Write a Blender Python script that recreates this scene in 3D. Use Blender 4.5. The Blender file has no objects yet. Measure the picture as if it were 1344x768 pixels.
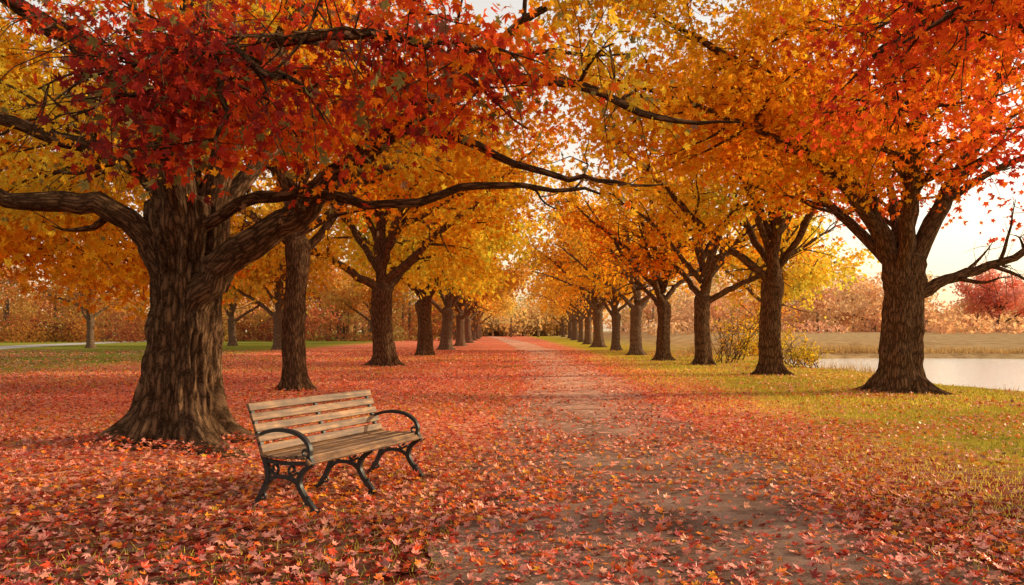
import bpy, math, numpy as np
from mathutils import Vector
S=bpy.context.scene
S.view_settings.view_transform='Standard'
try: S.view_settings.look='None'
except Exception: pass
S.view_settings.exposure=0
COL=S.collection
rs=np.random.RandomState

# ---------------------------------------------------------------- helpers
def norm(a):
    return a/np.maximum(np.linalg.norm(a,axis=-1,keepdims=True),1e-9)
def sstep(t):
    t=np.clip(t,0,1); return t*t*(3-2*t)
_r=rs(5)
_K=_r.normal(size=(3,7,3)); _P=_r.uniform(0,6.28,(3,7))
def fn(p,scale,ch=0):
    q=np.asarray(p)*scale
    s=0
    for k in range(7):
        s=s+np.sin(q@_K[ch,k]+_P[ch,k]+1.3*np.sin(q@_K[ch,(k+3)%7][[1,2,0]]))
    return s/2.6
def vnoise(x,y,px,seed=0):
    r=rs(seed); g=r.uniform(-1,1,(px,256))
    xi=np.floor(x).astype(int); yi=np.floor(y).astype(int)
    fx=sstep(x-xi); fy=sstep(y-yi)
    a=g[xi%px,yi%256]; b=g[(xi+1)%px,yi%256]; c=g[xi%px,(yi+1)%256]; d=g[(xi+1)%px,(yi+1)%256]
    return (a*(1-fx)+b*fx)*(1-fy)+(c*(1-fx)+d*fx)*fy
def make_mesh(name,V,F,col=None,attr=None,smooth=False,mat=None):
    V=np.asarray(V,dtype=np.float32); F=np.asarray(F,dtype=np.int32)
    m=bpy.data.meshes.new(name)
    m.vertices.add(len(V)); m.vertices.foreach_set('co',V.ravel())
    k=F.shape[1]
    m.loops.add(F.size); m.loops.foreach_set('vertex_index',F.ravel())
    m.polygons.add(len(F)); m.polygons.foreach_set('loop_start',np.arange(0,F.size,k,dtype=np.int32))
    try: m.polygons.foreach_set('loop_total',np.full(len(F),k,dtype=np.int32))
    except Exception: pass
    m.update(calc_edges=True)
    if col is not None:
        a=m.attributes.new('Col','FLOAT_COLOR','POINT')
        c=np.ones((len(V),4),dtype=np.float32); c[:,:3]=col
        a.data.foreach_set('color',c.ravel())
    if attr is not None:
        a=m.attributes.new('bark_co','FLOAT_VECTOR','POINT')
        a.data.foreach_set('vector',np.asarray(attr,dtype=np.float32).ravel())
    m.polygons.foreach_set('use_smooth',np.full(len(F),smooth,dtype=bool))
    if mat: m.materials.append(mat)
    return m
def obj(name,mesh,parent=None,loc=(0,0,0),**kw):
    o=bpy.data.objects.new(name,mesh); COL.objects.link(o)
    o.location=loc
    if parent: o.parent=parent
    for k,v in kw.items(): o[k]=v
    return o
# ---------------------------------------------------------------- materials
def newmat(name):
    m=bpy.data.materials.new(name); m.use_nodes=True
    nt=m.node_tree; nt.nodes.clear()
    return m,nt,nt.nodes,nt.links
def N(ns,t,**kw):
    n=ns.new(t)
    for k,v in kw.items():
        if k in n.inputs: n.inputs[k].default_value=v
        else: setattr(n,k,v)
    return n
def ramp(ns,stops,interp='LINEAR'):
    n=ns.new('ShaderNodeValToRGB'); n.color_ramp.interpolation=interp
    e=n.color_ramp.elements
    while len(e)<len(stops): e.new(0.5)
    for i,(p,c) in enumerate(stops):
        e[i].position=p; e[i].color=(*c,1)
    return n
def mixc(ns,ln,fac,a,b,mode='MIX'):
    n=ns.new('ShaderNodeMix'); n.data_type='RGBA'; n.blend_type=mode
    for s,v in ((n.inputs[0],fac),(n.inputs[6],a),(n.inputs[7],b)):
        if hasattr(v,'is_linked'): ln.new(v,s)
        elif isinstance(v,(int,float)): s.default_value=v
        else: s.default_value=(*v,1)
    return n.outputs[2]
def math_(ns,ln,op,a,b=0.5,clamp=False):
    n=ns.new('ShaderNodeMath'); n.operation=op; n.use_clamp=clamp
    for s,v in ((n.inputs[0],a),(n.inputs[1],b)):
        if isinstance(v,(int,float)): s.default_value=v
        else: ln.new(v,s)
    return n.outputs[0]
def leaf_material(name,trans=0.45,rough=None):
    m,nt,ns,ln=newmat(name)
    out=N(ns,'ShaderNodeOutputMaterial')
    at=N(ns,'ShaderNodeAttribute'); at.attribute_name='Col'
    oi=N(ns,'ShaderNodeObjectInfo')
    c=mixc(ns,ln,1.0,at.outputs['Color'],oi.outputs['Color'],'MULTIPLY')
    if rough is None:
        p=N(ns,'ShaderNodeBsdfDiffuse'); ln.new(c,p.inputs['Color'])
    else:
        p=N(ns,'ShaderNodeBsdfPrincipled',Roughness=rough); ln.new(c,p.inputs['Base Color'])
        p.inputs['Specular IOR Level'].default_value=0.3
    t=N(ns,'ShaderNodeBsdfTranslucent'); ln.new(c,t.inputs['Color'])
    mx=N(ns,'ShaderNodeMixShader'); mx.inputs[0].default_value=trans
    ln.new(p.outputs[0],mx.inputs[1]); ln.new(t.outputs[0],mx.inputs[2])
    ln.new(mx.outputs[0],out.inputs['Surface'])
    return m
M_leaf=leaf_material('autumn_leaf',0.5)
M_litter=leaf_material('fallen_leaf',0.12,0.42)
M_grass=leaf_material('grass_blade',0.3)
def bark_material(name,dark,light,dist=0.03,sc=1.0):
    m,nt,ns,ln=newmat(name)
    out=N(ns,'ShaderNodeOutputMaterial')
    at=N(ns,'ShaderNodeAttribute'); at.attribute_name='bark_co'
    mp=N(ns,'ShaderNodeMapping'); mp.inputs['Scale'].default_value=(19*sc,19*sc,3.4*sc); ln.new(at.outputs['Vector'],mp.inputs['Vector'])
    n1=N(ns,'ShaderNodeTexNoise',Scale=.25,Detail=3.0,Distortion=0.4); ln.new(mp.outputs[0],n1.inputs['Vector'])
    mp2=N(ns,'ShaderNodeMapping'); mp2.inputs['Scale'].default_value=(50,50,20); ln.new(at.outputs['Vector'],mp2.inputs['Vector'])
    n2=N(ns,'ShaderNodeTexNoise',Scale=1.0,Detail=5.0,Roughness=0.75); ln.new(mp2.outputs[0],n2.inputs['Vector'])
    v=N(ns,'ShaderNodeTexVoronoi'); v.feature='DISTANCE_TO_EDGE'; v.inputs['Scale'].default_value=1.1
    sb=N(ns,'ShaderNodeVectorMath'); sb.operation='MULTIPLY_ADD'; sb.inputs[1].default_value=(1.2,1.2,.8)
    ln.new(n2.outputs['Color'],sb.inputs[0]); ln.new(mp.outputs[0],sb.inputs[2]); ln.new(sb.outputs[0],v.inputs['Vector'])
    fis=math_(ns,ln,'MULTIPLY',v.outputs['Distance'],3.4,True)
    h=math_(ns,ln,'ADD',math_(ns,ln,'MULTIPLY',fis,0.6),math_(ns,ln,'MULTIPLY',n2.outputs['Fac'],0.45))
    hc=math_(ns,ln,'MULTIPLY',h,math_(ns,ln,'ADD',math_(ns,ln,'MULTIPLY',n1.outputs['Fac'],.5),0.7))
    cr=ramp(ns,[(0.15,dark),(0.7,light),(0.95,tuple(min(1,c*1.2) for c in light))]); ln.new(hc,cr.inputs['Fac'])
    b=N(ns,'ShaderNodeBump',Strength=1.0,Distance=dist); ln.new(h,b.inputs['Height'])
    p=N(ns,'ShaderNodeBsdfDiffuse',Roughness=0.9); ln.new(cr.outputs['Color'],p.inputs['Color']); ln.new(b.outputs[0],p.inputs['Normal'])
    ln.new(p.outputs[0],out.inputs['Surface'])
    return m
M_bark=bark_material('maple_bark',(0.020,0.010,0.006),(0.22,0.118,0.060),0.03)
M_bark_far=bark_material('haze_tinted_bark',(0.07,0.042,0.028),(0.27,0.165,0.10),0.03)  # bark colour paled to paint in distance haze

# ---------------------------------------------------------------- leaf colours
PAL=np.array([[0.19,0.035,0.03],[0.46,0.035,0.026],[0.84,0.09,0.022],[0.94,0.21,0.015],[0.96,0.36,0.018],[0.97,0.51,0.025],[0.95,0.64,0.05],[0.62,0.56,0.05],[0.26,0.28,0.03]])
def pal(t):
    t=np.clip(t,0,0.9999)*(len(PAL)-1); i=t.astype(int); f=(t-i)[:,None]
    return PAL[i]*(1-f)+PAL[i+1]*f
A=np.radians
L0=[(0,1.0),(10,.66),(17,.70),(25,.42),(38,.72),(48,.92),(57,.66),(66,.62),(80,.38),(104,.62),(125,.42),(150,.30)]
def tmpl(l):
    pts=[(0.0,0.0)]
    for a,r in l: pts.append((r*math.cos(A(a)),r*math.sin(A(a))))
    pts.append((-0.16,0.0))
    for a,r in reversed(l[1:]): pts.append((r*math.cos(A(a)),-r*math.sin(A(a))))
    pts=np.array(pts); n=len(pts)-1
    F=np.array([[0,1+i,1+(i+1)%n] for i in range(n)])
    return pts,F
T0=tmpl(L0)
T1=tmpl([(0,1.0),(24,.48),(50,.9),(80,.42),(110,.6)])
T2=(np.array([(-.35,0),(.1,.62),(1,0),(.1,-.62)]),np.array([[0,2,1],[0,3,2]]))
TM=[T0,T1,T2]
def leaf_arrays(C,T,Nn,Sz,col,lod,r,curl=0.35):
    tp,F=TM[lod]
    T=norm(T); B=norm(np.cross(Nn,T)); Nn=np.cross(T,B)
    n=len(C); a=tp[:,0][None,:,None]; b=tp[:,1][None,:,None]
    k=r.normal(0.1,curl,(n,1,1)); fo=r.uniform(0.0,0.35,(n,1,1))
    c=k*(a*a+b*b)+fo*np.abs(b)
    V=C[:,None,:]+Sz[:,None,None]*(a*T[:,None,:]+b*B[:,None,:]*r.uniform(.8,1.1,(n,1,1))+c*Nn[:,None,:])
    m=len(tp)
    FF=(F[None]+np.arange(n)[:,None,None]*m).reshape(-1,3)
    CC=np.repeat(col[:,None,:],m,axis=1)
    if lod<2:
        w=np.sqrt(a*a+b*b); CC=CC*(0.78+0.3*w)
    return V.reshape(-1,3),FF,CC.reshape(-1,3)

# ---------------------------------------------------------------- branches
class Tubes:
    def __init__(s): s.V=[];s.F=[];s.A=[];s.n=0
    def grid(s,V,At,n,k):
        i=np.arange(n-1)[:,None]*k; j=np.arange(k)[None]; j2=(j+1)%k
        F=np.stack([i+j,i+j2,i+k+j2,i+k+j],-1).reshape(-1,4)+s.n
        s.V.append(V.reshape(-1,3)); s.A.append(At.reshape(-1,3)); s.F.append(F); s.n+=n*k
    def tube(s,P,R,k=8,bump=0.0,seed=0):
        P=np.asarray(P,float); R=np.asarray(R,float); n=len(P)
        Tn=norm(np.gradient(P,axis=0))
        u=np.cross(Tn[0],[0,0,1.0]); 
        if np.linalg.norm(u)<0.2: u=np.cross(Tn[0],[1.0,0,0])
        U=np.zeros((n,3)); u=u/np.linalg.norm(u)
        for i in range(n):
            u=u-Tn[i]*np.dot(u,Tn[i]); u/=np.linalg.norm(u); U[i]=u
        W=np.cross(Tn,U)
        th=np.linspace(0,2*np.pi,k,endpoint=False)
        L=np.concatenate([[0],np.cumsum(np.linalg.norm(np.diff(P,axis=0),axis=1))])
        RR=R[:,None]*np.ones(k)[None]
        if bump>0:
            RR=RR*(1+bump*vnoise(th[None]*k/3/6.2832*2+0*L[:,None],L[:,None]*2.0,max(3,k//3*2),seed))
        cs,sn=np.cos(th),np.sin(th)
        V=P[:,None]+RR[...,None]*(cs[None,:,None]*U[:,None]+sn[None,:,None]*W[:,None])
        At=np.stack([cs[None]*R[:,None],sn[None]*R[:,None],np.repeat((L+seed*3.7)[:,None],k,1)],-1)
        s.grid(V,At,n,k)
    def mesh(s,name,mat):
        return make_mesh(name,np.concatenate(s.V),np.concatenate(s.F),attr=np.concatenate(s.A),smooth=True,mat=mat)
def smooth_path(P,R,per=5,r=None,wob=0.0):
    P=np.asarray(P,float); R=np.asarray(R,float); n=len(P)
    Q=np.vstack([2*P[0]-P[1],P,2*P[-1]-P[-2]])
    out=[];ro=[]
    for i in range(n-1):
        p0,p1,p2,p3=Q[i:i+4]
        for t in np.linspace(0,1,per,endpoint=False):
            out.append(0.5*((2*p1)+(-p0+p2)*t+(2*p0-5*p1+4*p2-p3)*t*t+(-p0+3*p1-3*p2+p3)*t**3)); ro.append(R[i]*(1-t)+R[i+1]*t)
    out.append(P[-1]); ro.append(R[-1]); out=np.array(out); ro=np.array(ro)
    if r is not None and wob>0:
        w=r.normal(0,wob,out.shape); w[0]=0; w[1]=0
        out=out+w
    return out,ro
def grow(r,p,d,length,r0,r1,n=6,wob=0.25,lift=0.0):
    d=np.array(d,float); d/=np.linalg.norm(d); P=[np.array(p,float)]
    for i in range(n-1):
        d=d+r.normal(0,wob,3)*0.6; d[2]+=lift; d/=np.linalg.norm(d)
        P.append(P[-1]+d*length/(n-1))
    return np.array(P),np.linspace(r0,r1,n)

def trunk_mesh(tb,P,R,flare,k,ridge,seed,nz=None,base_h=0.45,lobes=6):
    n=len(P); th=np.linspace(0,2*np.pi,k,endpoint=False); r=rs(seed)
    z=np.maximum(P[:,2:3],0)
    ph=r.uniform(0,6.28,4)
    lob=0.5+0.5*np.sin(lobes*th+ph[0]+0.9*np.sin(2*th+ph[1]))
    lob=lob**1.5*(0.75+0.4*np.sin(th*2+ph[2]))
    ff=np.exp(-z/base_h)
    toe=np.exp(-z/(base_h*.28))
    RR=R[:,None]*(1+0.05*np.sin(3*th+ph[3]+z*0.5)+0.04*np.sin(5*th+ph[1]-z*.7))+flare*(0.26*ff+ff**1.5*lob*0.7+toe*lob**1.6*.9)+0.14*R[:,None]*lob*np.exp(-z/1.8)
    nr=max(6,k//5)
    X=th[None]/(2*np.pi)*nr+0.5*vnoise(th[None]/(2*np.pi)*6+z*0,z*1.5,6,seed+1)+0*z
    rd=1-np.abs(vnoise(X,z*1.6+seed,nr,seed+2))*1.9
    X2=th[None]/(2*np.pi)*(nr*2)+0*z
    rd2=vnoise(X2,z*4.5,nr*2,seed+3)
    RR=RR*(1+ridge*(rd-.5)+ridge*0.5*rd2)
    cs,sn=np.cos(th),np.sin(th)
    V=np.stack([P[:,0:1]+RR*cs,P[:,1:2]+RR*sn,np.repeat(P[:,2:3],k,1)],-1)
    At=np.stack([cs[None]*R[:,None],sn[None]*R[:,None],np.repeat(z,k,1)],-1)
    tb.grid(V,At,n,k)

def build_tree(seed,base,H,rt,fork,spread=6,limbs=None,nl=8,nsub=7,ntw=4,leaves_per=30,leafR=0.1,lod=1,
               tfun=None,zcut=None,flare=0.5,k=28,ridge=0.06,kill=0.0,sig=0.32,lean=(0,0),twigk=4,leader=True,dropz=0.3,vis=None,akeep=None,muted=0.0):
    r=rs(seed); tb=Tubes(); anchors=[]
    bx,by=base
    n=int(max(14,fork*(20 if k>60 else 6)))
    zz=np.concatenate([np.linspace(-0.12,0.8,n//2,endpoint=False),np.linspace(0.8,fork*1.12,n)])
    P=np.stack([bx+lean[0]*zz+0.05*np.sin(zz*1.3+seed),by+lean[1]*zz,zz],-1)
    R=rt*(1-0.10*zz/fork)+rt*0.18*np.exp(-((zz-fork)/0.5)**2)
    R[-3:]*=np.array([.9,.6,.15])
    trunk_mesh(tb,P,R,flare,k,ridge,seed,base_h=0.22+0.4*rt)
    top=np.array([bx+lean[0]*fork,by+lean[1]*fork,fork])
    if limbs is None:
        limbs=[]
        off=r.uniform(0,6.28)
        for i in range(nl):
            f=i/nl; az=off+i*2.4+r.normal(0,.2)
            el=A(18+42*f+r.uniform(-8,8)); ln_=spread*(1.05-0.35*f)*r.uniform(.85,1.15)
            s=top+np.array([0,0,-0.35+f*H*0.25]); rad=rt*(0.42-0.15*f)
            d=np.array([math.cos(az)*math.cos(el+.35),math.sin(az)*math.cos(el+.35),math.sin(el+.35)])
            p,q=grow(r,s,d,ln_,rad,rad*0.22,8,0.16,-0.02)
            limbs.append((p,rad))
    if leader:
        p,q=grow(r,top-np.array([0,0,.5]),(r.normal(0,.12),r.normal(0,.12),1),H-fork,rt*.62,rt*.1,8,0.13,0.06)
        limbs=list(limbs)+[(p,rt*.6)]
    for li,(p,rad) in enumerate(limbs):
        p=np.asarray(p,float); m=len(p)
        q=rad*np.linspace(1,0,m)**0.8*0.85+rad*0.15
        P,R=smooth_path(p,q,4,r,0.012+rad*0.06)
        tb.tube(P,R,10 if k<60 else 18,0.16 if rad>.05 else 0,seed+li)
        LL=np.linalg.norm(np.diff(P,axis=0),axis=1).sum()
        m=len(P); ns=max(3,int(nsub*LL/5.0))
        for j in range(ns):
            t=0.28+0.72*(j+r.uniform(0,.9))/ns; t=min(t,.99); i=int(t*(m-1))
            tan=P[min(i+1,m-1)]-P[max(i-1,0)]; tan/=np.linalg.norm(tan)
            side=np.cross(tan,[0,0,1.0]); side/=max(np.linalg.norm(side),.2); side*=(1 if j%2 else -1)
            d=tan*r.uniform(.3,.9)+side*r.uniform(.5,1.1)+np.array([0,0,r.normal(0.12,.35)])
            sl=LL*r.uniform(.25,.42)*(1.15-.55*t); sl=min(max(sl,.8),3.2)
            r0=min(R[i]*.55,0.07)
            sp,sr=grow(r,P[i],d,sl,max(r0,.016),.008,6,0.3,-0.02)
            SP,SR=smooth_path(sp,sr,2)
            if akeep is not None and akeep(SP[-1])<r.rand(): continue
            tb.tube(SP,SR,5)
            for w in range(3,len(SP),2): anchors.append((SP[w],0.6))
            for w in range(ntw):
                tt=r.uniform(.25,1); ii=int(tt*(len(SP)-1))
                dd=(SP[min(ii+1,len(SP)-1)]-SP[max(ii-1,0)]); dd/=np.linalg.norm(dd)
                dd=dd*.6+r.normal(0,.7,3); dd[2]-=dropz*.5
                tp,tr=grow(r,SP[ii],dd,r.uniform(.5,1.25),.009,.003,4,.3,-dropz*.35)
                if akeep is not None and akeep(tp[-1])<=0: continue
                tb.tube(tp,tr,twigk)
                for a in tp[1:]: anchors.append((a,1.0))
    AP=np.array([a for a,_ in anchors]); AW=np.array([w for _,w in anchors])
    keep=fn(AP,0.9,1)+r.normal(0,.25,len(AP))>-1.0+kill*2.2
    AP=AP[keep];AW=AW[keep]
    cnt=r.poisson(leaves_per*AW)
    C=np.repeat(AP,cnt,axis=0)
    C=C+r.normal(0,1,C.shape)*np.array([sig,sig,sig*.75]); 
    if zcut is not None: C=C[zcut(C)]
    if vis is not None:
        C=C[vis(C,r)]
    n=len(C)
    T=r.normal(0,.6,(n,3)); T[:,2]-=0.75
    out=norm(C-np.array([bx,by,fork+1])); T+=out*.3
    Nn=r.normal(0,.8,(n,3))+out*.35; Nn[:,2]+=.45
    Sz=leafR*r.uniform(.55,1.25,n)
    t=tfun(C,r) 
    col=pal(t)*r.uniform(.7,1.03,(n,1))
    if muted>0:
        mk=(r.rand(n)<muted*(1+.8*fn(C,1.3,1)))
        gm_=(fn(C,.9,2)>0)[:,None]
        col=np.where(mk[:,None],np.where(gm_,np.array([.28,.15,.08]),np.array([.26,.21,.06]))*r.uniform(.7,1.3,(n,1)),col)
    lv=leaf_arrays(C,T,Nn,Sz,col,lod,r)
    return tb,lv,n
def put_tree(label,seed,base,name='maple_tree',group='maple trees lining the park path',bark=None,**kw):
    tb,lv,n=build_tree(seed,base,**kw)
    e=bpy.data.objects.new(name,None); COL.objects.link(e); e.empty_display_size=1.0
    e.location=(base[0],base[1],0)
    e['label']=label; e['category']='tree'; e['group']=group
    off=np.array([base[0],base[1],0])
    tb.V=[v-off for v in tb.V]
    t=obj('trunk',tb.mesh('trunk',bark or M_bark),e)
    c=obj('crown',make_mesh('crown',lv[0]-off,lv[1],col=lv[2],mat=M_leaf),e)
    return e,t,c
def copy_tree(src,label,loc,rot,sc,tint,group='maple trees lining the park path'):
    e,t,c=src
    e2=e.copy(); COL.objects.link(e2); e2.location=(*loc,0); e2.rotation_euler=(0,0,rot); e2.scale=(sc,)*3
    e2['label']=label; e2['category']='tree'; e2['group']=group
    t2=t.copy(); COL.objects.link(t2); t2.parent=e2
    c2=c.copy(); COL.objects.link(c2); c2.parent=e2; c2.color=(*tint,1)
    return e2,t2,c2
def tf(base,amp=.1,jit=.07,grad=None):
    def f(C,r):
        t=base+amp*fn(C,.55,0)+r.normal(0,jit,len(C))
        if grad is not None: t=t+grad(C)
        return np.clip(t,0.01,.99)
    return f
def thin(x0,p):
    return lambda C,r: r.rand(len(C))<np.where(C[:,0]>x0,np.where(C[:,2]<6.0,p*.4,p),1)

# ================================================================ TREES
L1=[([(-4.40,10.25,1.75),(-3.95,10.05,2.2),(-3.35,9.8,2.62),(-2.75,9.6,2.98),(-2.15,9.3,3.35),(-1.37,9.0,3.9),(-.44,8.5,4.43),(.38,8.0,4.9)],.25),
 ([(-4.3,10.2,2.8),(-3.2,9.6,3.2),(-2.2,9.2,3.12),(-1.3,8.9,2.98),(-.4,8.7,3.15),(.3,8.6,3.12),(1.0,8.5,3.05)],.085),
 ([(-1.37,9.0,3.9),(-.6,8.8,3.72),(.25,8.7,3.35),(1.0,8.6,3.2),(1.7,8.5,3.12)],.06),
 ([(-.44,8.5,4.4),(.75,8.4,4.2),(1.6,8.4,3.85),(2.5,8.3,3.78)],.065),
 ([(-4.6,10.3,2.1),(-4.85,10.1,2.72),(-5.4,9.9,3.15),(-6.2,9.7,3.16),(-7.2,9.5,3.4),(-8.6,9.3,3.9)],.2),
 ([(-4.55,10.3,2.8),(-4.8,10.2,3.5),(-5.6,10,3.95),(-6.8,9.9,4.3),(-8.4,9.8,4.9)],.16),
 ([(-4.5,10.3,2.7),(-4.9,10.2,4.4),(-5.6,10,5.2),(-6.5,9.9,5.8),(-7.8,9.8,6.8)],.22),
 ([(-4.45,10.3,2.7),(-4.5,10.2,4.5),(-4.2,10.1,6),(-4.3,10,7.5),(-4,10,9.5)],.32),
 ([(-4.3,10.3,2.6),(-3.8,10.4,4.3),(-3.1,10.5,5.6),(-2.2,10.6,7.2),(-1.3,10.6,9)],.2),
 ([(-4.4,10.2,2.7),(-4.1,9.2,3.9),(-3.3,8,4.4),(-2.6,7,4.1),(-1.9,6.4,3.6)],.12),
 ([(-4.0,9.2,3.9),(-2.8,8.2,4.5),(-1.6,7.4,4.4),(-.8,6.9,4.1),(-.3,6.7,3.7)],.08),
 ([(-4.3,9.8,3.2),(-4.2,8.6,4.3),(-3.7,7.5,4.2),(-3.2,6.8,3.5)],.08),
 ([(-3.8,8.6,4.2),(-2.8,7.1,4.1),(-2.5,6.6,3.4),(-2.5,6.4,2.9)],.05),
 ([(-4.6,10.5,2.7),(-5.5,12,4.2),(-6.5,14,5),(-7.5,15.5,5.5)],.15),
 ([(-4.4,10.5,2.7),(-3.6,12,4.5),(-2.8,14,5.5),(-2,16,6)],.15),
 ([(-4.7,10.5,3.3),(-6.0,11.8,4.3),(-8.0,13,5.2),(-9.5,13.8,6.2)],.12)]
def t_L1(C,r):
    y=C[:,1]; x=C[:,0]
    t=0.17+0.10*np.clip(y-7.0,0,4)+0.08*np.clip(x+1.8,0,3)+0.05*np.clip(-x-4,0,4)+.05*np.clip(y-11,0,4)+.05*np.clip(C[:,2]-3.8,0,3)
    t=t+.14*fn(C,1.1,0)+r.normal(0,.075,len(C))
    return np.clip(t,.02,.75)
def z_L1(C):
    front=np.clip((9-C[:,1])/3,0,1)
    Q=C*np.array([1,1,0])
    edge=3.02-.42*front+.22*fn(Q,1.6,2)+.12*fn(Q,4.0,1)
    edge=edge+.55*np.clip(C[:,0]+1.4,0,1.5)*front
    edge=edge+.30*np.exp(-((C[:,0]+1.9)/.5)**2)*front
    return (C[:,2]>edge)&(C[:,1]>5.7)
def v_L1(C,r):
    x,y,z=C.T
    p=np.ones(len(C))
    p*=np.where(z>6.2,.08,1)
    p*=np.where((x<-4.5)&(y<11.0),.26,1)
    p*=np.where((x>-1.6)&(z<4.2)&(y>7.6),.6,1)
    p*=np.where((x>.3),.8,1)
    p*=np.clip(.9+.75*fn(C,1.7,2),.06,1)
    return r.rand(len(C))<p
def ak_L1(q):
    if q[2]<2.75: return 0.0
    if q[0]>-1.4 and q[2]<3.0 and q[1]>7.2: return 0.0
    if q[0]>-1.4 and q[2]<4.1 and q[1]>7.2: return .30
    if q[0]<-4.6 and q[1]<10.8 : return .35
    return 1.0
put_tree('massive old maple with furrowed bark and burgundy leaves beside the bench',
 11,(-4.46,10.35),H=11,rt=.46,fork=3.0,limbs=L1,leader=False,nsub=10,ntw=5,leaves_per=20,leafR=.074,lod=0,tfun=t_L1,zcut=z_L1,
 flare=.66,k=200,ridge=.13,sig=.23,vis=v_L1,dropz=.5,akeep=ak_L1,muted=.10)
put_tree('mid sized maple with straight dark trunk and drooping orange leaves',
 22,(-5.55,19.5),H=13,rt=.29,fork=3.7,spread=7.2,nl=11,nsub=8,ntw=4,leaves_per=15,leafR=.12,lod=1,
 tfun=tf(.55,.1,.06),zcut=lambda C:C[:,2]>2.6+.4*fn(C,.8,1),flare=.2,k=48,ridge=.09,dropz=.7,sig=.38)
T_L3=put_tree('stout maple with low spreading limbs and orange yellow leaves',
 33,(-5.6,33),H=14,rt=.45,fork=3.3,spread=8.6,nl=11,nsub=7,ntw=4,leaves_per=12,leafR=.16,lod=1,
 tfun=tf(.63,.1,.06),zcut=lambda C:C[:,2]>3.0+.4*fn(C,.6,1),flare=.35,k=40,ridge=.08,sig=.42,dropz=.5)
T_L4=put_tree('stout maple with golden yellow crown beside the leafy path',
 44,(-5.4,47),H=15,rt=.48,fork=3.2,spread=10,nl=12,nsub=6,ntw=4,leaves_per=11,leafR=.22,lod=2,
 tfun=tf(.79,.07,.05),zcut=lambda C:C[:,2]>2.9,flare=.35,k=30,ridge=.07,sig=.55,dropz=.8)
R1=[([(9.5,18.7,2.7),(9.0,18.6,3.8),(8.0,18.4,5.3),(7.0,18.1,6.3),(5.2,17.8,7.8),(3.2,17.4,8.7)],.25),
 ([(9.7,18.7,2.3),(10.6,18.6,2.75),(11.6,18.5,3.1),(12.7,18.4,3.6),(14.2,18.3,4.6)],.17),
 ([(9.6,18.75,2.9),(9.75,18.7,4.5),(9.9,18.6,6.2),(9.6,18.5,8.5),(9.7,18.4,11)],.25),
 ([(9.7,18.75,2.8),(10.5,18.7,4.6),(11.5,18.7,6.4),(12.1,18.6,8.5),(12.8,18.6,10.5)],.23),
 ([(9.0,18.6,3.8),(8.1,18.0,4.6),(6.8,17.3,5.4),(5.3,16.8,6.0),(3.8,16.4,6.4),(2.2,16.0,6.8)],.14),
 ([(9.5,18.6,2.9),(9.0,17.2,4.4),(8.2,15.5,5.6),(7.2,14,6.4),(6.4,12.8,6.9)],.17),
 ([(9.6,18.9,2.9),(10.2,20.3,4.6),(10.8,22,6.0),(11.2,23.5,7.2)],.16),
 ([(9.4,18.8,3.1),(8.4,20,4.8),(7.4,21.6,6.4),(6.6,23,7.2)],.15),
 ([(10.5,18.7,4.6),(11.6,18,5.4),(12.9,17.2,5.9),(14,16.5,6.0)],.1),
 ([(9.7,18.6,5.0),(9.0,17.8,6.6),(8.0,17.0,8.0),(6.6,16.4,9.2),(4.6,16,9.8)],.14),
 ([(7.2,17.9,6.0),(5.6,18.6,6.7),(4.0,19.2,7.2),(2.4,19.6,7.9)],.1),
 ([(6.6,16.4,9.2),(4.6,15.6,9.0),(2.8,15.2,8.6),(1.4,15,8.2)],.08)]
put_tree('large lakeside maple with forked limbs and red orange crown',
 55,(9.56,18.75),H=12,rt=.46,fork=3.1,limbs=R1,leader=False,nsub=11,ntw=5,leaves_per=14,leafR=.115,lod=1,
 tfun=tf(.51,.13,.06,lambda C:-.035*np.clip(C[:,0]-6,-4,4)),zcut=lambda C:(C[:,2]>4.2-.12*np.clip(C[:,0]-8,-5,0)+.4*fn(C,.8,1))&(C[:,2]<10.8),flare=.33,k=64,ridge=.12,kill=.08,sig=.33,
 vis=thin(10.8,.42))
R2=put_tree('maple with forked trunk and amber crown on golden lakeside grass',
 66,(8.97,26.3),H=13.5,rt=.36,fork=3.2,spread=7.8,nl=11,nsub=7,ntw=4,leaves_per=13,leafR=.15,lod=1,
 tfun=tf(.61,.12,.06),zcut=lambda C:C[:,2]>4.1+.4*fn(C,.8,1),flare=.28,k=40,ridge=.08,kill=.08,sig=.36,vis=thin(10.3,.25))
R3=put_tree('maple with thinning orange leaves and bare spreading branches',
 77,(8.5,34),H=12.5,rt=.36,fork=3.0,spread=7.6,nl=12,nsub=8,ntw=4,leaves_per=6,leafR=.15,lod=1,
 tfun=tf(.52,.09,.06),zcut=lambda C:C[:,2]>4.2,flare=.28,k=32,ridge=.08,kill=.42,vis=thin(10.5,.4))
R0=[([(11.2,7.6,2.8),(10.2,8.0,4.4),(8.6,8.6,5.6),(7.0,9.1,5.9),(5.6,9.5,5.5),(4.6,9.7,5.0)],.2),
 ([(8.6,8.6,5.6),(7.2,8.2,5.9),(5.9,8.0,5.6),(4.9,8.0,5.0),(4.2,8.1,4.6)],.09),
 ([(8.6,8.6,5.6),(7.6,9.8,6.2),(6.5,10.8,6.3),(5.2,11.4,5.9)],.09),
 ([(11.2,7.6,2.9),(11.4,7.8,5),(11.2,8,7.5),(11,8,10)],.3)]
put_tree('mature maple with bright red leaves reaching out over the grass',
 88,(11.2,7.6),H=11,rt=.38,fork=3.0,limbs=R0,leader=False,nsub=9,ntw=5,leaves_per=12,leafR=.082,lod=0,
 tfun=tf(.32,.1,.06),zcut=lambda C:C[:,2]>3.6,flare=.4,k=40,ridge=.1,kill=.2,sig=.26,vis=lambda C,r:(C[:,0]<7.0)|(r.rand(len(C))<.08),akeep=lambda q:1.0 if q[0]<8.5 else .35)
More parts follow.
